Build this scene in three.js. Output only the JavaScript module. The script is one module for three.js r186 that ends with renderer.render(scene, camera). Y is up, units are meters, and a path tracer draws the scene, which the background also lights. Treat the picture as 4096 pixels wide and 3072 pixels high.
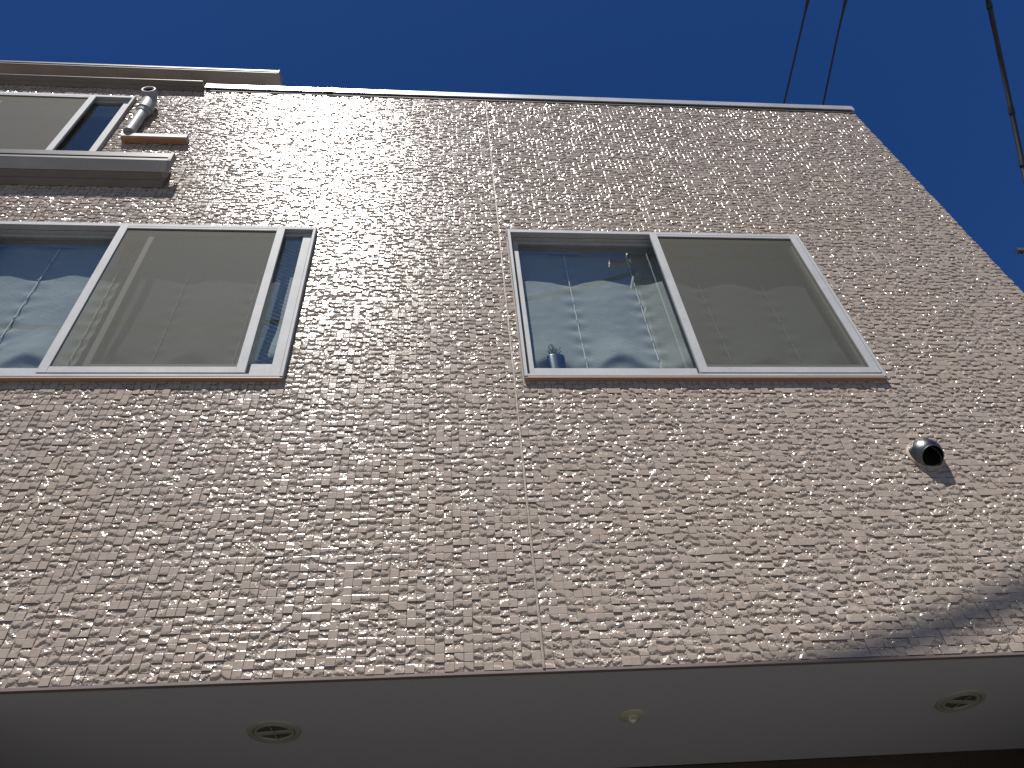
import * as THREE from 'three';
import { mergeGeometries } from 'three/addons/utils/BufferGeometryUtils.js';

// ---------------------------------------------------------------- camera, sky, sun, exposure
const D = 2.4, EYE = 1.5;                       // distance of the facade plane (z = 0) and height of the eye, metres
const scene = new THREE.Scene();
const camera = new THREE.PerspectiveCamera(53.9007, 1024 / 768, 0.05, 600);
camera.position.set(0, EYE, D);
camera.rotation.set(0.814453812, -0.135254592, -0.09949226, 'YXZ');
scene.add(camera);

const renderer = new THREE.WebGLRenderer({ antialias: true });
renderer.setSize(1024, 768);
renderer.toneMapping = THREE.LinearToneMapping;
renderer.toneMappingExposure = 1.5;
renderer.shadowMap.enabled = true;
renderer.shadowMap.type = THREE.PCFSoftShadowMap;

const SUN = new THREE.Vector3(-0.354, 2.02, 1).normalize();
const sun = new THREE.DirectionalLight(new THREE.Color(1, 0.955, 0.89), 4.6);
sun.position.copy(SUN).multiplyScalar(30);
sun.castShadow = true;
sun.shadow.mapSize.set(4096, 4096);
Object.assign(sun.shadow.camera, { left: -9, right: 9, top: 12, bottom: -9, near: 1, far: 70 });
sun.shadow.bias = -0.0004;
scene.add(sun, sun.target);

{ // clear sky: single scattering by air and a little haze
  const W = 512, H = 256, data = new Float32Array(W * H * 4);
  const tR = [0.040, 0.112, 0.300], tM = [0.030, 0.030, 0.030], zen = [0.25, 0.50, 1.04], hor = [0.95, 0.98, 1.05], E = 4.6;
  for (let j = 0; j < H; j++) {
    const el = ((j + 0.5) / H - 0.5) * Math.PI, s = Math.max(Math.sin(el), 0.0);
    const deg = Math.max(el, 0) * 180 / Math.PI, m = 1 / (s + 0.15 * Math.pow(deg + 3.885, -1.253));
    for (let i = 0; i < W; i++) {
      const az = ((i + 0.5) / W - 0.5) * 2 * Math.PI;
      const d = new THREE.Vector3(Math.cos(az) * Math.cos(el), Math.sin(el), Math.sin(az) * Math.cos(el));
      const mu = d.x * SUN.x + Math.max(d.y, 0) * SUN.y + d.z * SUN.z, g = 0.7;
      const pR = 3 / (16 * Math.PI) * (1 + mu * mu), pM = (1 - g * g) / (4 * Math.PI * Math.pow(1 + g * g - 2 * g * mu, 1.5));
      const o = (j * W + i) * 4;
      for (let c = 0; c < 3; c++) {
        const t = tR[c] + tM[c];
        let L = E * (tR[c] * pR + tM[c] * pM) / t * (1 - Math.exp(-t * m)) * Math.exp(-t * 1.13);
        L += E * 0.05 * (1 - Math.exp(-tR[c] * m)) * 0.5;
        const f = Math.pow(1 - s, 2.2); data[o + c] = el < 0 ? 0.10 : L * (zen[c] * (1 - f) + hor[c] * f);
      }
      data[o + 3] = 1;
    }
  }
  const sky = new THREE.DataTexture(data, W, H, THREE.RGBAFormat, THREE.FloatType);
  sky.mapping = THREE.EquirectangularReflectionMapping;
  sky.magFilter = sky.minFilter = THREE.LinearFilter;
  sky.wrapS = THREE.RepeatWrapping;
  sky.needsUpdate = true;
  scene.background = sky;
  scene.environment = sky;
}

// ---------------------------------------------------------------- helpers
function rng(seed) { let a = seed >>> 0; return () => { a = (a + 0x6D2B79F5) | 0; let t = Math.imul(a ^ (a >>> 15), 1 | a); t = (t + Math.imul(t ^ (t >>> 7), 61 | t)) ^ t; return ((t ^ (t >>> 14)) >>> 0) / 4294967296; }; }
const R0 = rng(11);
const X = v => v * D, Y = v => EYE + v * D, Z = v => v * D;
const names = {};
function numbered(n) { const k = names[n] = (names[n] ?? -1) + 1; return k ? n + '_' + String(k).padStart(3, '0') : n; }
function shade(o) { o.castShadow = o.receiveShadow = true; return o; }
function thing(name, label, category, pos = [0, 0, 0], group) {
  const o = new THREE.Group(); o.name = numbered(name); o.position.set(...pos); scene.add(o);
  o.userData = { label, category }; if (group) o.userData.group = group; return o;
}
function mesh(name, geo, mat, parent, pos, rot) {
  if (Array.isArray(geo)) geo = mergeGeometries(geo.map(g => { g = g.index ? g.toNonIndexed() : g; for (const k of Object.keys(g.attributes)) if (!['position', 'normal', 'uv'].includes(k)) g.deleteAttribute(k); return g; }));
  const m = shade(new THREE.Mesh(geo, mat)); m.name = name; if (pos) m.position.set(...pos); if (rot) m.rotation.set(...rot);
  parent.add(m); return m;
}
// box between two corners with a small chamfer on the edges along its length
function box(x0, x1, y0, y1, z0, z1, c = 0.0015) {
  const w = x1 - x0, h = y1 - y0, d = z1 - z0; c = Math.min(c, w / 4, h / 4, d / 4);
  let g;
  const poly = (a, b) => new THREE.Shape([[c, 0], [a - c, 0], [a, c], [a, b - c], [a - c, b], [c, b], [0, b - c], [0, c]].map(p => new THREE.Vector2(...p)));
  if (w >= h && w >= d) { g = new THREE.ExtrudeGeometry(poly(d, h), { depth: w, bevelEnabled: false }); g.rotateY(Math.PI / 2); g.scale(1, 1, 1); g.translate(0, 0, d); }
  else if (h >= w && h >= d) { g = new THREE.ExtrudeGeometry(poly(w, d), { depth: h, bevelEnabled: false }); g.rotateX(-Math.PI / 2); g.translate(0, 0, d); }
  else g = new THREE.ExtrudeGeometry(poly(w, h), { depth: d, bevelEnabled: false });
  g.translate(x0, y0, z0); return g;
}
// profile [[z, y], ...] swept along x
function sweep(profile, x0, x1) {
  const g = new THREE.ExtrudeGeometry(new THREE.Shape(profile.map(([z, y]) => new THREE.Vector2(-z, y))), { depth: x1 - x0, bevelEnabled: false });
  g.rotateY(Math.PI / 2); g.translate(x0, 0, 0); return g;
}
function tube(points, r, seg = 24, sides = 10) {
  const c = points.length === 2 ? new THREE.LineCurve3(...points.map(p => new THREE.Vector3(...p))) : new THREE.CatmullRomCurve3(points.map(p => new THREE.Vector3(...p)));
  return new THREE.TubeGeometry(c, seg, r, sides, false);
}
function frame4(x0, x1, y0, y1, l, r, b, t, z0, z1) { // four bars butted end to end
  return [box(x0, x0 + l, y0, y1, z0, z1), box(x1 - r, x1, y0, y1, z0, z1), box(x0 + l, x1 - r, y0, y0 + b, z0 + 0.0015, z1 - 0.0015), box(x0 + l, x1 - r, y1 - t, y1, z0 + 0.0015, z1 - 0.0015)];
}
// periodic value noise
function lattice(n, seed) { const r = rng(seed), a = new Float32Array(n * n); for (let i = 0; i < a.length; i++) a[i] = r(); return (u, v) => { const x = u * n, y = v * n, i = Math.floor(x), j = Math.floor(y); let f = x - i, g = y - j; f = f * f * (3 - 2 * f); g = g * g * (3 - 2 * g); const q = (p, s) => a[((s % n + n) % n) * n + ((p % n + n) % n)]; return (q(i, j) * (1 - f) + q(i + 1, j) * f) * (1 - g) + (q(i, j + 1) * (1 - f) + q(i + 1, j + 1) * f) * g; }; }
function tex(n, fn, srgb) {
  const d = new Uint8Array(n * n * 4);
  for (let j = 0; j < n; j++) for (let i = 0; i < n; i++) { const c = fn((i + 0.5) / n, (j + 0.5) / n); for (let k = 0; k < 3; k++) d[(j * n + i) * 4 + k] = Math.max(0, Math.min(255, Math.round((Array.isArray(c) ? c[k] : c) * 255))); d[(j * n + i) * 4 + 3] = 255; }
  const t = new THREE.DataTexture(d, n, n); t.wrapS = t.wrapT = THREE.RepeatWrapping; t.magFilter = THREE.LinearFilter; t.minFilter = THREE.LinearMipmapLinearFilter; t.generateMipmaps = true; if (srgb) t.colorSpace = THREE.SRGBColorSpace; t.needsUpdate = true; return t;
}
const rep = (t, s) => { const c = t.clone(); c.repeat.set(s, s); c.needsUpdate = true; return c; };
const lin = (r, g, b) => new THREE.Color().setRGB(r, g, b);

// ---------------------------------------------------------------- materials
const n8 = lattice(8, 1), n16 = lattice(16, 2), n64 = lattice(64, 3), n128 = lattice(128, 4), n256 = lattice(256, 5);
const fine = tex(1024, (u, v) => 0.45 * n64(u, v) + 0.33 * n128(u, v) + 0.22 * n256(u, v));
const paintMap = tex(512, (u, v) => { const a = n16(u, v), b = n64(u, v), c = n8(v, u); const k = 0.945 + 0.055 * b; return [k * (0.99 + 0.008 * c), k * (0.982 + 0.010 * a), k * (0.975 + 0.018 * (1 - c))]; }, true);
const grime = tex(512, (u, v) => 0.80 + 0.2 * (0.5 * n8(u, v) + 0.3 * n16(u, v) + 0.2 * n128(u, v)), true);
const M = {};
M.siding = new THREE.MeshPhysicalMaterial({ color: lin(0.345, 0.291, 0.246), roughness: 0.215, specularIntensity: 0.9, map: rep(paintMap, 1 / 1.37), bumpMap: rep(fine, 1 / 0.45), bumpScale: 0.00055, flatShading: true });
M.sidingB = M.siding.clone(); M.sidingB.color = lin(0.338, 0.285, 0.237);
M.sidingC = M.siding.clone(); M.sidingC.color = lin(0.351, 0.287, 0.247);
M.caulk = new THREE.MeshPhysicalMaterial({ color: lin(0.36, 0.295, 0.243), roughness: 0.38, bumpMap: rep(fine, 1.5), bumpScale: 0.0015 });
M.trim = new THREE.MeshPhysicalMaterial({ color: lin(0.16, 0.125, 0.115), roughness: 0.5 });
M.alu = new THREE.MeshPhysicalMaterial({ color: lin(0.41, 0.42, 0.44), roughness: 0.68, metalness: 0.0, map: rep(grime, 0.7), bumpMap: rep(fine, 1.2), bumpScale: 0.0002 });
M.aluDark = new THREE.MeshPhysicalMaterial({ color: lin(0.08, 0.08, 0.08), roughness: 0.6, metalness: 0.3 });
M.coping = new THREE.MeshPhysicalMaterial({ color: lin(0.66, 0.67, 0.68), roughness: 0.3, metalness: 0.45, map: rep(grime, 0.5) });
M.glass = new THREE.MeshPhysicalMaterial({ color: lin(0.80, 0.86, 0.87), roughness: 0.0, transmission: 1, thickness: 0, ior: 2.2 });
M.wire = new THREE.MeshPhysicalMaterial({ color: lin(0.25, 0.26, 0.27), roughness: 0.45, metalness: 0.5 });
M.screen = new THREE.MeshPhysicalMaterial({ color: lin(0.061, 0.059, 0.043), roughness: 0.8, transparent: true, opacity: 0.62, side: THREE.DoubleSide });
M.curtain = new THREE.MeshPhysicalMaterial({ color: lin(0.29, 0.30, 0.29), roughness: 0.95, side: THREE.DoubleSide, bumpMap: rep(fine, 3), bumpScale: 0.0006 });
M.tape = new THREE.MeshPhysicalMaterial({ color: lin(0.68, 0.69, 0.67), roughness: 0.9 });
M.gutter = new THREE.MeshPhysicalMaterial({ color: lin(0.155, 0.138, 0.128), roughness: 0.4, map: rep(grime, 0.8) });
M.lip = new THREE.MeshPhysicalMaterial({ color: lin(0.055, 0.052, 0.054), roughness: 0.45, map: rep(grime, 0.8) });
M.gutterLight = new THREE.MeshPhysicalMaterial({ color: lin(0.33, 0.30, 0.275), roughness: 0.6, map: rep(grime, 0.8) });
M.pipe = new THREE.MeshPhysicalMaterial({ color: lin(0.36, 0.36, 0.365), roughness: 0.5, map: rep(grime, 1.3) });
M.hole = new THREE.MeshPhysicalMaterial({ color: lin(0.008, 0.008, 0.008), roughness: 0.9, specularIntensity: 0.2 });
M.cup = new THREE.MeshPhysicalMaterial({ color: lin(0.07, 0.072, 0.062), roughness: 0.6 });
M.rust = new THREE.MeshPhysicalMaterial({ color: lin(0.46, 0.225, 0.11), roughness: 0.55, map: rep(grime, 2) });
M.steel = new THREE.MeshPhysicalMaterial({ color: lin(0.14, 0.14, 0.14), roughness: 0.34, metalness: 1, bumpMap: rep(fine, 2), bumpScale: 0.0003 });
M.soffit = new THREE.MeshPhysicalMaterial({ color: lin(0.365, 0.375, 0.40), roughness: 0.75, bumpMap: rep(fine, 1.3), bumpScale: 0.0006 });
M.fixture = new THREE.MeshPhysicalMaterial({ color: lin(0.27, 0.27, 0.235), roughness: 0.5 });
M.sensor = new THREE.MeshPhysicalMaterial({ color: lin(0.42, 0.41, 0.31), roughness: 0.45 });
M.lens = new THREE.MeshPhysicalMaterial({ color: lin(0.62, 0.60, 0.50), roughness: 0.25 });
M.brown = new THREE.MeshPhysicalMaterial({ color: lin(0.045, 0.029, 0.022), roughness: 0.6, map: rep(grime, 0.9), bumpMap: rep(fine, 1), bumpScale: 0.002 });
M.room = new THREE.MeshPhysicalMaterial({ color: lin(0.09, 0.085, 0.075), roughness: 0.9 });
M.black = new THREE.MeshPhysicalMaterial({ color: lin(0.012, 0.012, 0.014), roughness: 0.55 });
M.pot = new THREE.MeshPhysicalMaterial({ color: lin(0.012, 0.02, 0.06), roughness: 0.3 });
M.twig = new THREE.MeshPhysicalMaterial({ color: lin(0.05, 0.05, 0.035), roughness: 0.8 });
M.concrete = new THREE.MeshPhysicalMaterial({ color: lin(0.30, 0.29, 0.27), roughness: 0.85, map: rep(grime, 0.5), bumpMap: rep(fine, 1), bumpScale: 0.002 });
M.porcelain = new THREE.MeshPhysicalMaterial({ color: lin(0.10, 0.075, 0.06), roughness: 0.3 });
M.galv = new THREE.MeshPhysicalMaterial({ color: lin(0.35, 0.36, 0.37), roughness: 0.5, metalness: 0.6 });
M.asphalt = new THREE.MeshPhysicalMaterial({ color: lin(0.18, 0.172, 0.158), roughness: 0.92, map: rep(grime, 0.25), bumpMap: rep(fine, 1), bumpScale: 0.006 });
M.porch = new THREE.MeshPhysicalMaterial({ color: lin(0.025, 0.022, 0.02), roughness: 0.8, map: rep(grime, 0.5) });

// ---------------------------------------------------------------- ground
{
  const g = new THREE.PlaneGeometry(400, 400); g.rotateX(-Math.PI / 2);
  const p = g.attributes.position, uv = g.attributes.uv; for (let i = 0; i < p.count; i++) uv.setXY(i, p.getX(i), p.getZ(i));
  const road = shade(new THREE.Mesh(g, M.asphalt)); road.name = 'road'; road.userData = { kind: 'structure', label: 'grey asphalt street in front of the house' }; scene.add(road);
}

// ---------------------------------------------------------------- the house
const house = thing('house', 'pinkish beige house with glossy chipped tile facade, filling the photo', 'house');
const XL = X(-1.95), XR = X(1.3966), YB = Y(0.4908), YT = Y(2.452), SOFZ = Z(-0.371);
const zf = 0.027;                                               // window frames stand this proud of the tile faces
const W = k => k * (1 - 0.01);                                  // measured on the frames' front plane
const wins = [
  { x0: X(W(0.1628)), x1: X(W(0.9162)), y0: Y(W(1.0928)), y1: Y(W(1.6345)), s0: X(W(0.5225)), s1: X(W(0.9085)) },
  { x0: X(W(-1.0562)), x1: X(W(-0.3027)), y0: Y(W(1.0915)), y1: Y(W(1.6300)), s0: X(W(-0.7565)), s1: X(W(-0.3757)) },
  { x0: X(W(-1.6860)), x1: X(W(-0.9310)), y0: Y(1.90), y1: Y(W(2.3600)), s0: X(W(-1.4240)), s1: X(W(-1.0432)) },
];
// wall: slab with three openings; tiles stand on it
const wall = new THREE.Group(); wall.name = 'wall'; house.add(wall);
{
  const s = new THREE.Shape([[XL, YB], [XR, YB], [XR, YT], [XL, YT]].map(p => new THREE.Vector2(...p)));
  for (const w of wins) { const i = 0.006; s.holes.push(new THREE.Path([[w.x0 + i, w.y0 + i], [w.x0 + i, w.y1 - i], [w.x1 - i, w.y1 - i], [w.x1 - i, w.y0 + i]].map(p => new THREE.Vector2(...p)))); }
  const g = new THREE.ExtrudeGeometry(s, { depth: 0.15, bevelEnabled: false }); g.translate(0, 0, -0.158);
  mesh('wall_board', g, M.siding, wall);
}
// ---- tiles: square split-faced blocks, 4 mm to 8 mm proud, chipped by chance
const JX = X(0.1417), JW = 0.0055, PX = (XR - JX - JW) / 92, PY = 0.0331, BASE = -0.0066;
function tileShape(r, n, w, h) { // list of vertices and triangles about the tile's centre
  const gap = 0.0009, H = -[0, 0, 0, 0, 0, 0.0004, 0.0011][Math.floor(r() * 7)], tx = (r() - 0.5) * 0.018, ty = (r() - 0.5) * 0.026;
  const gl = r() < 0.55 ? 0.0001 : gap, gr = r() < 0.55 ? 0.0001 : gap;
  const chips = [], kind = r(), count = kind < 0.11 ? 0 : kind < 0.38 ? 1 : kind < 0.68 ? 2 : kind < 0.9 ? 3 : 4;
  for (let k = 0; k < count; k++) {
    const a = r() < 0.5 ? -Math.PI / 2 + (r() - 0.5) * 1.5 : r() < 0.62 ? Math.PI / 2 + (r() - 0.5) * 1.6 : r() * 6.283;
    chips.push([Math.cos(a), Math.sin(a), -0.3 + r() * 0.95, 0.18 + r() * 0.55, (r() - 0.5) * 2.4]);
  }
  const bev = 0.0020 + r() * 0.0014, drop = bev * (0.12 + 0.42 * r()), bl = 0.0016 + r() * 0.0016, dl = bl * (0.12 + 0.75 * r());
  const y0 = -h / 2 + gap, y1 = h / 2 - gap - bev;
  const V = [], F = [], id = (i, j) => j * (n + 1) + i;
  for (let j = 0; j <= n; j++) for (let i = 0; i <= n; i++) {
    const jx = i > 0 && i < n ? (r() - 0.5) * 0.55 / n : 0, jy = j > 0 && j < n ? (r() - 0.5) * 0.55 / n : 0;
    const u = Math.min(1, Math.max(0, i / n + jx)), v = Math.min(1, Math.max(0, j / n + jy));
    const x = -w / 2 + gl + bl + (w - gl - gr - bl) * u, y = y0 + (y1 - y0) * v, a = u * 2 - 1, b = v * 2 - 1;
    let z = H + tx * x + ty * y;
    for (const [cx, cy, off, sl, cv] of chips) {
      const d = (a * cx + b * cy) - off - 0.25 * cv * (a * cy - b * cx) ** 2;
      if (d > 0) z -= Math.min(0.0050, sl * 0.42 * w * Math.pow(d, 0.85)) * (0.5 + 1.0 * r());
    }
    V.push([x, y, Math.max(z, -0.0056)]);
  }
  for (let j = 0; j < n; j++) for (let i = 0; i < n; i++) {
    const a = id(i, j), b = id(i + 1, j), c = id(i + 1, j + 1), d = id(i, j + 1);
    if (r() < 0.5) F.push([a, b, c], [a, c, d]); else F.push([a, b, d], [b, c, d]);
  }
  // rounded top edge, then sides down to the board
  const top = []; for (let i = 0; i <= n; i++) { const p = V[id(i, n)]; V.push([p[0], p[1] + bev, Math.max(p[2] - drop, BASE + 0.0008)]); top.push(V.length - 1); }
  for (let i = 0; i < n; i++) { const a = id(i, n), b = id(i + 1, n); F.push([a, b, top[i + 1]], [a, top[i + 1], top[i]]); }
  const left = []; for (let j = 0; j <= n; j++) { const p = V[id(0, j)]; V.push([p[0] - bl, p[1], Math.max(p[2] - dl, BASE + 0.0008)]); left.push(V.length - 1); }
  for (let j = 0; j < n; j++) { const a = id(0, j), b = id(0, j + 1); F.push([left[j], a, b], [left[j], b, left[j + 1]]); }
  F.push([id(0, n), top[0], left[n]]);
  const ring = []; for (let i = 0; i < n; i++) ring.push(id(i, 0)); for (let j = 0; j < n; j++) ring.push(id(n, j)); ring.push(id(n, n)); for (let i = n; i >= 0; i--) ring.push(top[i]); for (let j = n; j >= 0; j--) ring.push(left[j]);
  const low = ring.map(k => { const p = V[k]; V.push([p[0], p[1], BASE]); return V.length - 1; });
  for (let k = 0; k < ring.length; k++) { const q = (k + 1) % ring.length; F.push([ring[k], low[k], low[q]], [ring[k], low[q], ring[q]]); }
  return { V, F };
}
{
  const cells = [], rows = Math.ceil((YT - YB) / PY) + 1;
  camera.updateMatrixWorld(); camera.updateProjectionMatrix();
  const v = new THREE.Vector3(), px = (x, y) => { v.set(x, y, 0).project(camera); return [v.x * 512, v.y * 384]; };
  for (let j = 0; j < rows; j++) {
    const cy = YB + (j + 0.5) * PY + Math.floor((j + 4) / 14) * 0.0012; if (cy > YT - 0.01) break;
    for (let s = -1; s <= 1; s += 2) for (let i = 0; i < 240; i++) {
      const cx = JX + s * (JW + (i + 0.5) * PX); if (cx > XR || cx < X(-0.574 - 0.43 * ((cy - EYE) / D - 0.49) - 0.3)) break;
      if (wins.some(w => cx > w.x0 + 0.004 && cx < w.x1 - 0.004 && cy > w.y0 + 0.004 && cy < w.y1 - 0.004)) continue;
      const a = px(cx - PX / 2, cy - PY / 2), b = px(cx + PX / 2, cy - PY / 2), c = px(cx - PX / 2, cy + PY / 2);
      const area = Math.abs((b[0] - a[0]) * (c[1] - a[1]) - (b[1] - a[1]) * (c[0] - a[0]));
      const seen = Math.abs(a[0]) < 505 && a[1] > -384 && c[1] < 384;
      cells.push({ cx, cy, key: seen ? area : area * 1e-3, area });
    }
  }
  const order = [...cells].sort((a, b) => b.key - a.key), single = new Set(order.slice(0, 300));
  const r = rng(77), variants = [];
  for (let k = 0; k < 60; k++) {
    const { V, F } = tileShape(r, 6, PX, PY), g = new THREE.BufferGeometry(), du = r() * 3, dv = r() * 3;
    g.setAttribute('position', new THREE.Float32BufferAttribute(V.flat(), 3)); g.setAttribute('uv', new THREE.Float32BufferAttribute(V.map(p => [p[0] + du, p[1] + dv]).flat(), 2)); g.setIndex(F.flat()); variants.push(g);
  }
  const mats = [M.siding, M.siding, M.sidingB, M.sidingC], pos = [], uv = [], idx = [];
  let last = -1;
  for (const c of cells) {
    if (single.has(c)) { let k; do k = Math.floor(r() * 60); while (k === last); last = k; mesh(numbered('tile'), variants[k], mats[Math.floor(r() * 4)], wall, [c.cx, c.cy, 0]); continue; }
    const { V, F } = tileShape(r, c.cy < Y(0.80) ? 6 : c.cy < Y(1.2) ? 5 : 4, PX, PY), b = pos.length / 3;
    for (const p of V) { pos.push(p[0] + c.cx, p[1] + c.cy, p[2]); uv.push(p[0] + c.cx, p[1] + c.cy); }
    for (const f of F) idx.push(f[0] + b, f[1] + b, f[2] + b);
  }
  const g = new THREE.BufferGeometry();
  g.setAttribute('position', new THREE.BufferAttribute(new Float32Array(pos), 3)); g.setAttribute('uv', new THREE.BufferAttribute(new Float32Array(uv), 2)); g.setIndex(new THREE.BufferAttribute(new Uint32Array(idx), 1));
  const f = mesh('tile_field', g, M.siding, wall); f.userData.kind = 'stuff';
  console.log('tiles', cells.length, 'triangles', idx.length / 3);
}
// caulked joint between the boards, slightly uneven
{
  const g = new THREE.CylinderGeometry(JW - 0.0003, JW - 0.0003, YT - YB, 8, 160, true), p = g.attributes.position, r = rng(5);
  const w = lattice(64, 8);
  for (let i = 0; i < p.count; i++) { const t = (p.getY(i) / (YT - YB)) + 0.5; p.setXYZ(i, p.getX(i) + 0.0012 * (w(t, 0.2) - 0.5), p.getY(i), p.getZ(i) * 0.55 + 0.0016 * (w(t, 0.6) - 0.5)); }
  g.computeVertexNormals();
  mesh('joint_seal', g, M.caulk, house, [JX, (YB + YT) / 2, -0.0012]);
}
// drip strip under the lowest tiles, overhang, recess walls
mesh('drip_strip', box(XL, XR, YB - 0.012, YB - 0.001, -0.02, -0.002, 0.001), M.trim, house);
mesh('soffit', box(XL, XR, YB - 0.008, YB + 0.10, SOFZ, -0.0205, 0.001), M.soffit, house);
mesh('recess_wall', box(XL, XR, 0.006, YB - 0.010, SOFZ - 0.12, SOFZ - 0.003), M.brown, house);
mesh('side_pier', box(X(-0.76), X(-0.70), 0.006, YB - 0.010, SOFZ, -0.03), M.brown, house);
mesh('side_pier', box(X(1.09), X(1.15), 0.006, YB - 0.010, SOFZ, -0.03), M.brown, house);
mesh('porch_floor', box(XL, XR, -0.05, 0.06, SOFZ, -0.10), M.porch, house);
// the rest of the body: side walls, back wall, floors and roof close the rooms
const BZ = -4.2;
mesh('side_wall', box(XR - 0.15, XR - 0.004, YB, YT, BZ, -0.159), M.siding, house);
mesh('side_wall', box(XL, XL + 0.15, YB, YT + 0.06, BZ, -0.159), M.siding, house);
mesh('back_wall', box(XL, XR - 0.004, 0, YT, BZ - 0.15, BZ - 0.001), M.siding, house);
mesh('floor_slab', box(XL + 0.151, XR - 0.151, YB + 0.101, YB + 0.2, BZ, -0.159), M.room, house);
mesh('floor_slab', box(XL + 0.151, X(-0.8), Y(1.69), Y(1.73), BZ, -0.159), M.room, house);
mesh('room_wall', box(XL + 0.151, XR - 0.151, YB + 0.21, YT - 0.15, -1.7, -1.6), M.room, house);
mesh('roof', box(XL, XR - 0.004, YT - 0.10, YT - 0.01, BZ, -0.159), M.trim, house);

// parapet coping: satin metal cap with a rolled front, joint cover and end piece
{
  const cp = new THREE.Group(); cp.name = 'coping'; house.add(cp);
  const x0 = X(-0.7395), x1 = XR + 0.012, y0 = Y(2.430), y1 = Y(2.462), z = 0.016;
  const prof = (o) => { const a = [[-0.17 - o, y0 - o], [-0.17 - o, y1 + o]]; for (let k = 0; k <= 6; k++) { const t = k / 6 * Math.PI / 2; a.push([z - 0.012 + o + 0.012 * Math.sin(t), y1 + o - 0.012 + 0.012 * Math.cos(t)]); } a.push([z + o, y0 - o], [z - 0.004, y0 - o]); a.push([z - 0.004, y0 + 0.006], [-0.165, y0 + 0.006], [-0.165, y0 - o]); return a; };
  mesh('cap', sweep(prof(0), x0, x1), M.coping, cp);
  mesh('joint_cover', sweep(prof(0.002), X(-0.366), X(-0.348)), M.coping, cp);
  mesh('end_piece', sweep(prof(0.0025), x0 - 0.004, x0 + 0.035), M.coping, cp);
  mesh('closing_strip', box(x0 + 0.04, XR - 0.002, y0 - 0.037, y0 + 0.004, -0.158, 0.004, 0.001), M.darkTrim ??= new THREE.MeshPhysicalMaterial({ color: lin(0.03, 0.026, 0.024), roughness: 0.7 }), house);
}
// eaves: the roof edge set back above the parapet, and the gutter ledge under the topmost window
{
  const e = new THREE.Group(); e.name = 'roof_edge'; house.add(e); e.userData.label = 'roof edge above the topmost window and the left end of the parapet';
  const x1 = X(-0.5384), yt = Y(2.606), yl = Y(2.583), yb = Y(2.595), zb = Z(-0.047);
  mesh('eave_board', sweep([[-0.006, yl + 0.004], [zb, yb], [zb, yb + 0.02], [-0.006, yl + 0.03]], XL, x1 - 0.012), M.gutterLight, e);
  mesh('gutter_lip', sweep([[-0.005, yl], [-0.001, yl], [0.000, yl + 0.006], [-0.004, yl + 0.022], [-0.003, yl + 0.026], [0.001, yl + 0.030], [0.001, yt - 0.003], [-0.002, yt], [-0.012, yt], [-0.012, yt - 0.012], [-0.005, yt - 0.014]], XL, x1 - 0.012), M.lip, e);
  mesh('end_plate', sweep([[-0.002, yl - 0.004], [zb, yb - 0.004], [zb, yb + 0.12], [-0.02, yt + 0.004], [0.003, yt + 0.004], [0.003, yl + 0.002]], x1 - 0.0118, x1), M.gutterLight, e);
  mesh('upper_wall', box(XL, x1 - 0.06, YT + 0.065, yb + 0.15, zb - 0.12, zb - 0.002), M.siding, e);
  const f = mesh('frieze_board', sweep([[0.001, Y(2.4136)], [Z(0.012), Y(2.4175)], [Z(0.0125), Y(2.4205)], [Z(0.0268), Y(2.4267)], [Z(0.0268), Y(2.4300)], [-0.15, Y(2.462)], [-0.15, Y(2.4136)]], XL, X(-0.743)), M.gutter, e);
}
{
  const e = new THREE.Group(); e.name = 'gutter_ledge'; house.add(e); e.userData.label = 'projecting gutter ledge under the topmost window';
  const b = [Z(0.0343), Y(1.822)], c = [Z(0.0491), Y(1.8548)], yt = Y(1.895), x1 = X(-0.690), ins = 0.02;
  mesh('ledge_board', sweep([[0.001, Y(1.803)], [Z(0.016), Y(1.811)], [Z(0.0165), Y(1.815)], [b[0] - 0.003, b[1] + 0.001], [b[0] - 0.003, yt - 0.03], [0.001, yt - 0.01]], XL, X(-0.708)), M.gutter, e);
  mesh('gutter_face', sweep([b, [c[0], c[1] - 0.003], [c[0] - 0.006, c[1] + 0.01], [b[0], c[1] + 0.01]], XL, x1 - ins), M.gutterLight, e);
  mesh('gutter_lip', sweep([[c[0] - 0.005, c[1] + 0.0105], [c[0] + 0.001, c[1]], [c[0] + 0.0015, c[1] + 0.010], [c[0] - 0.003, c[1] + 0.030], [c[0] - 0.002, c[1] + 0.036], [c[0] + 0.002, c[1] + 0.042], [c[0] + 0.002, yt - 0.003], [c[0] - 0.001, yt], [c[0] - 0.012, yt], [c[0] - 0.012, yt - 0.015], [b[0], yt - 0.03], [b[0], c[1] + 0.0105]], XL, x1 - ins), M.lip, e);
  mesh('end_cap', sweep([[b[0] - 0.004, b[1] - 0.004], [c[0] + 0.004, c[1] - 0.005], [c[0] + 0.006, c[1] + 0.01], [c[0] + 0.006, yt + 0.002], [b[0] - 0.004, yt + 0.002]], x1 - ins + 0.0005, x1), M.gutterLight, e);
}

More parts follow.
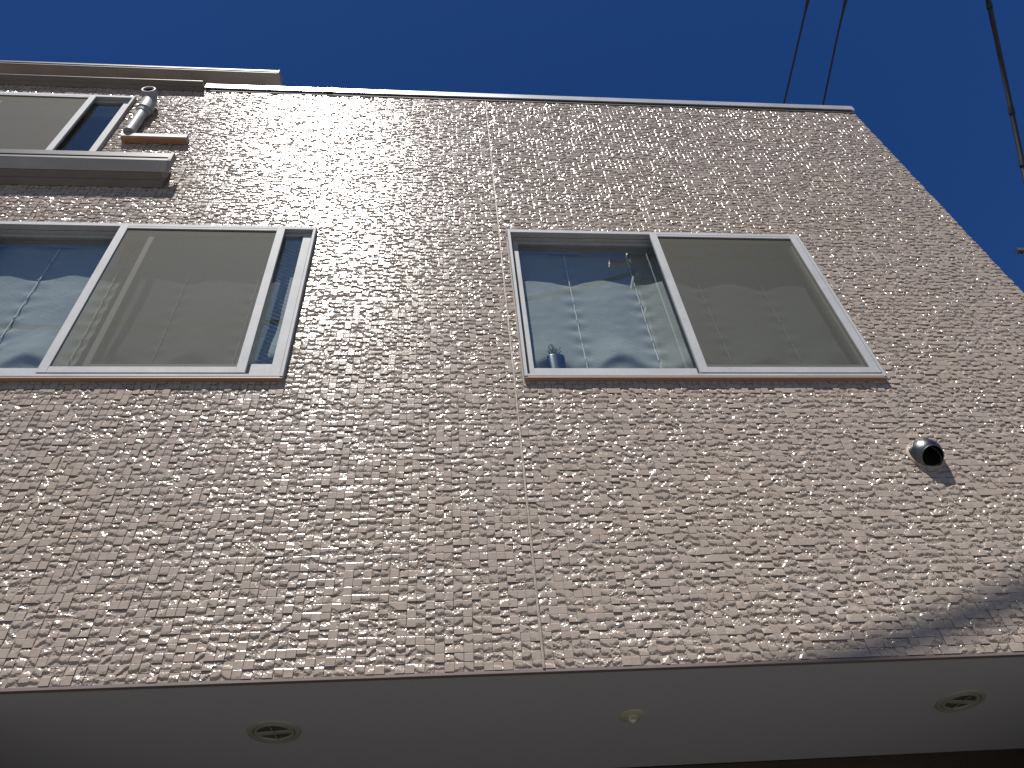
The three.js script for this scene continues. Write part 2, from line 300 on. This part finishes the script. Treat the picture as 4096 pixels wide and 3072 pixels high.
// windows: frame, two sashes with wired panes, fly screen in its own frame
function windowUnit(w, label) {
  const g = new THREE.Group(); g.name = numbered('window'); g.userData.label = label; house.add(g);
  const { x0, x1, y0, y1, s0, s1 } = w, xm = (x0 + x1) / 2;
  mesh('frame', [
    ...frame4(x0, x1, y0, y1, 0.016, 0.016, 0.017, 0.030, -0.012, zf),
    box(x0 + 0.002, x0 + 0.020, y0 + 0.002, y1 - 0.002, -0.125, -0.0125), box(x1 - 0.020, x1 - 0.002, y0 + 0.002, y1 - 0.002, -0.125, -0.0125),
    box(x0 + 0.0205, x1 - 0.0205, y1 - 0.034, y1 - 0.002, -0.125, -0.0125), box(x0 + 0.0205, x1 - 0.0205, y0 + 0.002, y0 + 0.026, -0.125, -0.0125),
    box(x0 + 0.017, x1 - 0.017, y0 + 0.0175, y0 + 0.0235, -0.010, -0.002),
  ], M.alu, g);
  mesh('track', box(x0 + 0.017, x1 - 0.017, y0 + 0.013, y0 + 0.0245, 0.001, 0.006), M.aluDark, g);
  mesh('sill_flashing', box(x0 + 0.003, x1 - 0.003, y0 - 0.011, y0 - 0.0005, -0.02, zf - 0.003, 0.001), M.trimLight ??= new THREE.MeshPhysicalMaterial({ color: lin(0.30, 0.20, 0.15), roughness: 0.5 }), g);
  for (const [a, b, z] of [[x0 + 0.030, xm + 0.018, -0.058], [xm - 0.018, x1 - 0.024, -0.026]]) {
    const yb = y0 + 0.0265, yt = y1 - 0.0345, st = 0.030;
    mesh('sash', frame4(a, b, yb, yt, st, z < -0.05 ? st : 0.046, z < -0.05 ? 0.094 : 0.088, 0.022, z, z + 0.026), M.alu, g);
    const sr = z < -0.05 ? st : 0.046, pw = b - a - st - sr + 0.008, rb = z < -0.05 ? 0.094 : 0.088, ph = yt - yb - rb - 0.022 + 0.008, pane = new THREE.PlaneGeometry(pw, ph);
    const cx = (a + st + b - sr) / 2, cy = (yb + rb + yt - 0.022) / 2;
    mesh('pane', pane, M.glass, g, [cx, cy, z + 0.016]);
    // wires cast into the pane: two sets of slanting lines
    const lines = [], step = 0.026;
    for (const sl of [-0.62]) for (let c = -pw; c < pw + ph; c += step / Math.cos(Math.atan(sl))) {
      // y = sl * x + c clipped to the pane
      const pts = [], yl = v => sl * v + c - ph / 2;
      let xa = -pw / 2, xb = pw / 2; const q0 = (-ph / 2 - c + ph / 2) / sl, q1 = (ph / 2 - c + ph / 2) / sl;
      xa = Math.max(xa, Math.min(q0, q1)); xb = Math.min(xb, Math.max(q0, q1)); if (xb - xa < 0.01) continue;
      const L = Math.hypot(xb - xa, yl(xb) - yl(xa)), b2 = new THREE.BoxGeometry(L, 0.00028, 0.00028);
      b2.rotateZ(Math.atan(sl)); b2.translate((xa + xb) / 2, (yl(xa) + yl(xb)) / 2, 0); lines.push(b2);
    }
    const net = mesh('wire_net', mergeGeometries(lines), M.wire, g, [cx, cy, z + 0.0145]); net.userData.kind = 'stuff';
  }
  mesh('screen_frame', frame4(s0, s1, y0 + 0.025, y1 - 0.012, 0.044, 0.044, 0.042, 0.036, 0.0085, 0.026), M.alu, g);
  const sc = new THREE.PlaneGeometry(s1 - s0 - 0.084, y1 - y0 - 0.037 - 0.074);
  mesh('fly_screen', sc, M.screen, g, [(s0 + s1) / 2, (y0 + 0.067 + y1 - 0.048) / 2, 0.017]);
  return g;
}
windowUnit(wins[0], 'sliding window on the right with a flower pot behind its left pane');
windowUnit(wins[1], 'sliding window on the left of the middle storey');
windowUnit(wins[2], 'topmost sliding window under the roof gutter');

// ---------------------------------------------------------------- curtains (gathered shades) behind the windows
function curtain(w, label, seed, drop) {
  const { x0, x1, y0, y1 } = w, t = thing('curtain', label, 'curtain', [(x0 + x1) / 2, y0 + 0.03, Z(-0.0500)], 'gathered shades behind the windows');
  const Wd = x1 - x0 - 0.05, H = y1 - y0 - 0.06, n = Math.round(Wd / 0.012), m = 90, tapes = 0.383, r = rng(seed), a = lattice(24, seed + 1), b = lattice(9, seed + 2);
  const zz = (x, v, smooth) => { // x from the left edge, v from the bottom 0..1
    const q = x / tapes + 0.16, k = q - Math.round(q), bow = Math.cos(Math.PI * k) ** 2; // 1 at a tape
    const y = v * H, low = Math.max(0, 1 - v / 0.34);
    let z = (seed === 21 ? -0.035 * Math.exp(-(((x - 0.165) / 0.09) ** 2) - ((v - 0.05) / 0.16) ** 2) : 0) - 0.010 * bow + 0.010 * (b(x * 0.45, v * 0.35) - 0.5) + 0.014 * (1 - bow) * (b(x * 0.3 + 0.37, v * 0.8) - 0.3);
    if (!smooth) z += bow ** 6 * 0.0045 * Math.sin(y * 2 * Math.PI / 0.105 + 6 * a(0.1, Math.round(q) * 0.13)); // ruched along the tape
    z += 0.003 * (a(x * 1.1, v * 1.4) - 0.5);
    const fold = 0.135 + 0.06 * Math.sin(Math.PI * k) ** 2 * (0.6 + 0.8 * b(x * 0.5, 0.7)); // balloon at the foot
    const f = v - fold; z += 0.024 * Math.exp(-((f > 0 ? f / 0.11 : f / 0.035) ** 2)) * (0.35 + 0.65 * (1 - bow)) * (0.5 + b(x * 0.4, 0.2));
    if (v < 0.075) z += 0.022 * (0.6 + 0.4 * Math.sin(x * 11)) * (1 - v / 0.075);
    return z;
  };
  const g = new THREE.PlaneGeometry(Wd, H, n, m), p = g.attributes.position, uv = g.attributes.uv;
  for (let i = 0; i < p.count; i++) { const x = p.getX(i) + Wd / 2, v = p.getY(i) / H + 0.5, q = x / tapes + 0.16, k = q - Math.round(q); const hem = v < 0.3 ? -0.022 * Math.sin(Math.PI * k) ** 2 * (1 - v / 0.3) : 0; p.setXYZ(i, p.getX(i), v * H + hem + 0.02, zz(x, v)); uv.setXY(i, x, v * H); }
  g.computeVertexNormals(); mesh('fabric', g, M.curtain, t);
  for (let k = 0; k < 6; k++) {
    const x = (k - 0.16) * tapes; if (x < 0.02 || x > Wd - 0.02) continue;
    const pts = []; for (let j = 0; j <= 40; j++) pts.push([x - Wd / 2 + 0.0008 * Math.sin(j * 2.3), 0.022 + j / 40 * H * 0.97, zz(x, j / 40 * 0.97, true) + 0.0075]);
    const tp = mesh('tape', tube(pts, 0.0034, 90, 5), M.tape, t);
    for (let y = 0.07; y < H * 0.9; y += 0.165) { const o = mesh('ring', new THREE.TorusGeometry(0.006, 0.0014, 5, 10), M.wire, tp, [x - Wd / 2, y, zz(x, y / H, true) + 0.0135]); }
  }
  return t;
}
curtain(wins[0], 'pale gathered shade behind the right window with the pot', 21);
curtain(wins[1], 'pale gathered shade behind the left window of the middle storey', 31);

// tall narrow planter with twigs on the inner sill of the right window
{
  const z = -0.094, k = 1 - z / D, x = X(0.231) * k, yb = wins[0].y0 + 0.026, h = Y(1.1525 * k) - yb, t = thing('potted_plant', 'small navy pot with bare twigs inside the right window', 'plant', [x, yb, z]);
  const prof = [[0, 0], [0.034, 0], [0.038, 0.006], [0.0445, h * 0.55], [0.0455, h - 0.008], [0.043, h], [0.040, h], [0.038, h - 0.012], [0, h - 0.014]].map(p => new THREE.Vector2(...p));
  const g = new THREE.LatheGeometry(prof, 28); g.scale(1, 1, 0.42); g.computeVertexNormals(); mesh('pot', g, M.pot, t);
  const r = rng(9);
  for (let i = 0; i < 12; i++) { const a = r() * 6.28, l = 0.05 + r() * 0.055, s = 0.5 + r() * 0.6; mesh('stem', tube([[0.012 * Math.cos(a), h - 0.014, 0.004 * Math.sin(a)], [0.028 * s * Math.cos(a), h - 0.014 + l * 0.5, 0.006 * Math.sin(a)], [0.042 * s * Math.cos(a + 0.6), h - 0.014 + l, 0.008 * Math.sin(a)]], 0.0017, 8, 5), M.twig, t); }
}

// ---------------------------------------------------------------- things on the facade
{ // drain pipe with hooded top and short horizontal run
  const zc = 0.040, k = 1 - zc / D, x = X(-0.8795) * k, yb = Y(2.075), yt = Y(2.262 * k);
  const t = thing('drain_pipe', 'grey drain pipe with hooded top beside the topmost window', 'pipe', [x, yb, zc]);
  const h = yt - yb, r = 0.033;
  mesh('pipe', new THREE.CylinderGeometry(r, r, h, 24, 1, true), M.pipe, t, [0, h / 2, 0]);
  const el = tube([[0.002, h - 0.012, 0], [0.004, h + 0.06, 0.002], [0.000, h + 0.135, 0.012], [-0.004, h + 0.185, 0.036], [-0.005, h + 0.190, 0.066]], 0.051, 30, 20); mesh('elbow', el, M.pipe, t);
  const rim = new THREE.TorusGeometry(0.0425, 0.0095, 8, 24); mesh('rim', rim, M.pipe, t, [-0.005, h + 0.190, 0.066]);
  mesh('mouth', new THREE.CircleGeometry(0.046, 24), M.hole, t, [-0.005, h + 0.190, 0.056]);
  mesh('collar', new THREE.CylinderGeometry(0.052, 0.038, 0.06, 24), M.pipe, t, [0.001, h - 0.022, 0]);
  mesh('shoe', new THREE.CylinderGeometry(0.037, 0.037, 0.03, 24), M.pipe, t, [0, 0.018, 0]);
  const zo = Z(0.020) - zc, x0 = X(-0.880) - x, x1 = X(-0.7045) - x, y = Y(2.046) - yb;
  mesh('trough', sweep([[-zc + 0.001, y + 0.006], [zo - 0.010, y + 0.004], [zo, y + 0.012], [zo, y + 0.05], [zo - 0.004, y + 0.056], [-zc + 0.001, y + 0.056]], x0, x1), M.pipe, t);
  mesh('trough_base', sweep([[-zc + 0.001, y], [zo - 0.010, y - 0.002], [zo - 0.004, y + 0.0035], [-zc + 0.001, y + 0.0055]], x0 + 0.002, x1 - 0.008), M.rust, t);
}
{ // round steel vent hood
  const x = X(0.8905), y = Y(0.8745), t = thing('vent_hood', 'round stainless vent hood on the wall below the right window', 'vent', [x, y, 0]);
  const axis = new THREE.Vector3(-0.02, -0.74, 0.67).normalize(), q = new THREE.Quaternion().setFromUnitVectors(new THREE.Vector3(0, 1, 0), axis), th = 0.74, r = 0.074;
  const place = g => { g.applyQuaternion(q); g.translate(0, 0, 0.003); return g; };
  mesh('shell', place(new THREE.SphereGeometry(r, 48, 32, 0, Math.PI * 2, th, Math.PI - th)), M.steel, t);
  const inner = new THREE.SphereGeometry(r - 0.004, 32, 20, 0, Math.PI * 2, th, Math.PI - th); mesh('cavity', place(inner), M.hole, t); mesh('backing', new THREE.CircleGeometry(0.066, 32), M.hole, t, [0, 0, 0.007]);
  const rim = new THREE.TorusGeometry(r * Math.sin(th), 0.0022, 8, 40); rim.rotateX(Math.PI / 2); rim.translate(0, r * Math.cos(th), 0); mesh('rim', place(rim), M.steel, t);
  const seal = new THREE.TorusGeometry(0.072, 0.010, 8, 40); mesh('seal', seal, M.caulk, t, [0, 0, 0]);
}
function soffitVent(x, z, turn, label) { // ring, recessed cup, one broad bar and one thin bar
  const y = YB - 0.008, t = thing('soffit_vent', label, 'soffit vent', [x, y, z], 'round vents in the soffit'); t.rotation.y = turn;
  const ring = new THREE.LatheGeometry([[0.072, 0.0], [0.074, -0.006], [0.080, -0.0085], [0.090, -0.006], [0.0945, 0], [0.0945, 0.004]].map(p => new THREE.Vector2(...p)), 48); M.fixture.side = THREE.DoubleSide;
  mesh('ring', ring, M.fixture, t);
  mesh('inner_ring', new THREE.LatheGeometry([[0.058, -0.001], [0.060, -0.0075], [0.070, -0.008], [0.0712, -0.002]].map(p => new THREE.Vector2(...p)), 48), M.fixture, t);
  mesh('cup', new THREE.LatheGeometry([[0.0595, -0.002], [0.058, -0.0016], [0, -0.0015]].map(p => new THREE.Vector2(...p)), 32), M.cup, t);
  mesh('bar', box(-0.0595, 0.0595, -0.0068, -0.0025, -0.012, 0.012), M.fixture, t);
  mesh('cross_bar', box(-0.0015, 0.0015, -0.0092, -0.0069, -0.062, 0.062, 0.0005), M.fixture, t);
  return t;
}
soffitVent(X(-0.248), Z(-0.161), -0.1, 'round grey soffit vent, nearer the left end of the soffit');
soffitVent(X(0.831), Z(-0.155), 0.18, 'round grey soffit vent, nearer the right end of the soffit');
{
  const t = thing('motion_sensor', 'small cream round sensor with a dome between the two soffit vents', 'sensor', [X(0.2927), YB - 0.008, Z(-0.158)]);
  mesh('plate', new THREE.LatheGeometry([[0, -0.006], [0.030, -0.006], [0.036, -0.005], [0.047, -0.003], [0.050, 0], [0.050, 0.003]].map(p => new THREE.Vector2(...p)), 40), M.sensor, t);
  mesh('bezel', new THREE.LatheGeometry([[0.022, -0.006], [0.023, -0.010], [0.020, -0.012], [0.015, -0.012]].map(p => new THREE.Vector2(...p)), 32), M.sensor, t);
  const dome = new THREE.SphereGeometry(0.016, 24, 16); mesh('dome', dome, M.lens, t, [0, -0.012, 0]);
  mesh('mask', new THREE.SphereGeometry(0.0163, 20, 10, 0.9, 1.5, 1.6, 0.6), M.fixture, t, [0, -0.012, 0]);
}

// ---------------------------------------------------------------- pole and lines over the street
const PO = [X(1.1), 0, Z(1.3)];
{
  const t = thing('utility_pole', 'concrete utility pole reflected in the left pane of the right window', 'utility pole', PO);
  const hgt = Y(3.75);
  mesh('shaft', new THREE.CylinderGeometry(0.115, 0.17, hgt, 24), M.concrete, t, [0, hgt / 2, 0]);
  mesh('crossarm', box(-0.35, 2.1, Y(3.6) - 0.10, Y(3.6) - 0.02, 0.118, 0.198), M.galv, t);
  for (const x of [X(1.555) - PO[0], X(1.74) - PO[0]]) { const ins = new THREE.LatheGeometry([[0, 0], [0.03, 0], [0.045, 0.03], [0.03, 0.04], [0.045, 0.06], [0.03, 0.075], [0.02, 0.1], [0, 0.1]].map(p => new THREE.Vector2(...p)), 16); mesh('insulator', ins, M.porcelain, t, [x, Y(3.6) - 0.02, 0.158]); }
  for (const y of [Y(3.28), Y(3.05), Y(3.6) - 0.06]) mesh('band', new THREE.CylinderGeometry(0.135, 0.137, 0.06, 24), M.galv, t, [0, y, 0]);
  mesh('cable_bracket', box(-0.20, -0.11, Y(3.28) - 0.04, Y(3.28) + 0.04, -0.22, 0.05), M.galv, t);
}
{
  const z = Z(1.22), pts = [[-4.4, 3.12], [-3.2, 2.89], [-1.96, 2.796], [-1.517, 2.785], [-1.135, 2.789], [-0.772, 2.804], [-0.2, 2.875], [0.288, 2.99], [0.722, 3.14], [1.03, 3.28]].map(([x, y]) => [X(x), Y(y), z]);
  const t = thing('street_cable', 'thick dark cable along the street, reflected in the windows and shading the wall', 'cable', pts[0].slice());
  mesh('cable', tube(pts, 0.030, 120, 10), M.black, t, pts[0].map(v => -v));
}
function spanWire(name, label, P, r, sleeve, rs) {
  const t = thing(name, label, 'wire', P[0].slice(), undefined), off = P[0].map(v => -v);
  mesh('wire', tube(P, r, 60, 8), M.black, t, off);
  return [t, off];
}
{
  const A = [[1.55, 3.6, 1.3], [1.66, 3.6, 0.024], [1.70, 3.6, -0.457], [1.81, 3.6, -1.8], [2.0, 3.62, -4]].map(p => [X(p[0]), Y(p[1]), Z(p[2])]);
  const B = [[1.74, 3.6, 1.3], [1.837, 3.6, 0.032], [1.903, 3.6, -0.456], [2.08, 3.6, -1.8], [2.37, 3.62, -4]].map(p => [X(p[0]), Y(p[1]), Z(p[2])]);
  for (const [P, label] of [[A, 'thin black overhead wire, left one of the pair above the parapet'], [B, 'thin black overhead wire, right one of the pair above the parapet']]) {
    const [t, off] = spanWire('overhead_wire', label, P, 0.0122); t.userData.group = 'pair of wires over the roof';
    const c = new THREE.CatmullRomCurve3(P.map(p => new THREE.Vector3(...p))); // sleeve near the pole, tapering out
    const pts = []; for (let k = 0; k <= 20; k++) pts.push(c.getPoint(k / 20 * 0.288));
    const g = new THREE.TubeGeometry(new THREE.CatmullRomCurve3(pts), 60, 0.0215, 10), p = g.attributes.position, cc = new THREE.CatmullRomCurve3(pts);
    for (let i = 0; i < p.count; i++) { const s = Math.floor(i / 11) / 60, f = s > 0.93 ? 1 - (s - 0.93) / 0.07 * 0.5 : 1, q = cc.getPointAt(s); p.setXYZ(i, q.x + (p.getX(i) - q.x) * f, q.y + (p.getY(i) - q.y) * f, q.z + (p.getZ(i) - q.z) * f); }
    mesh('sleeve', g, M.black, t, off);
  }
}
{ // service drop at the far right, with wrapped joints and its end clamp
  const q = (a, b, z) => [X(a * (1 - z)), Y(b * (1 - z)), Z(z)];
  const P = [q(3.9, 6.3, 0.52), q(2.6783, 3.8333, 0.2), q(2.32, 3.112, 0.06), q(1.986, 2.4395, -0.10), q(1.7758, 2.0191, -0.22), q(1.553, 1.572, -0.36)];
  const [t, off] = spanWire('service_cable', 'thick black service cable descending at the far right of the sky', P, 0.023); t.userData.category = 'cable';
  const at = (i, f) => new THREE.Vector3(...P[i]).lerp(new THREE.Vector3(...P[i + 1]), f);
  const wrap = (i, f, l, r) => { const a = at(i, f), b = at(i, f + l); mesh('wrap', tube([a.toArray(), b.toArray()], r, 2, 10), M.black, t, off); };
  wrap(1, 0.06, 0.10, 0.026); wrap(2, 0.88, 0.09, 0.026); wrap(3, 0.80, 0.10, 0.027);
  const e = P[5], c = thing('cable_clamp', 'dark insulated clamp with a drooping wire at the right edge of the photo', 'clamp', q(1.497, 1.578, -0.355));
  const o = c.position;
  mesh('body', tube([[0, 0, 0], [e[0] - o.x, e[1] - o.y + 0.004, e[2] - o.z], [0.40, 0.05, 0.0]], 0.022, 12, 10), M.black, c);
  mesh('jaw', box(-0.03, 0.03, -0.028, 0.012, -0.02, 0.02, 0.004), M.aluDark, c);
  mesh('loop', tube([[0, -0.02, 0], [0.012, -0.12, 0], [0.05, -0.20, 0], [0.13, -0.26, 0], [0.3, -0.2, 0]], 0.005, 30, 6), M.black, c);
  mesh('bracket', box(0.38, 0.44, -0.3, 0.12, -0.03, 0.03), M.galv, c);
}

renderer.render(scene, camera);
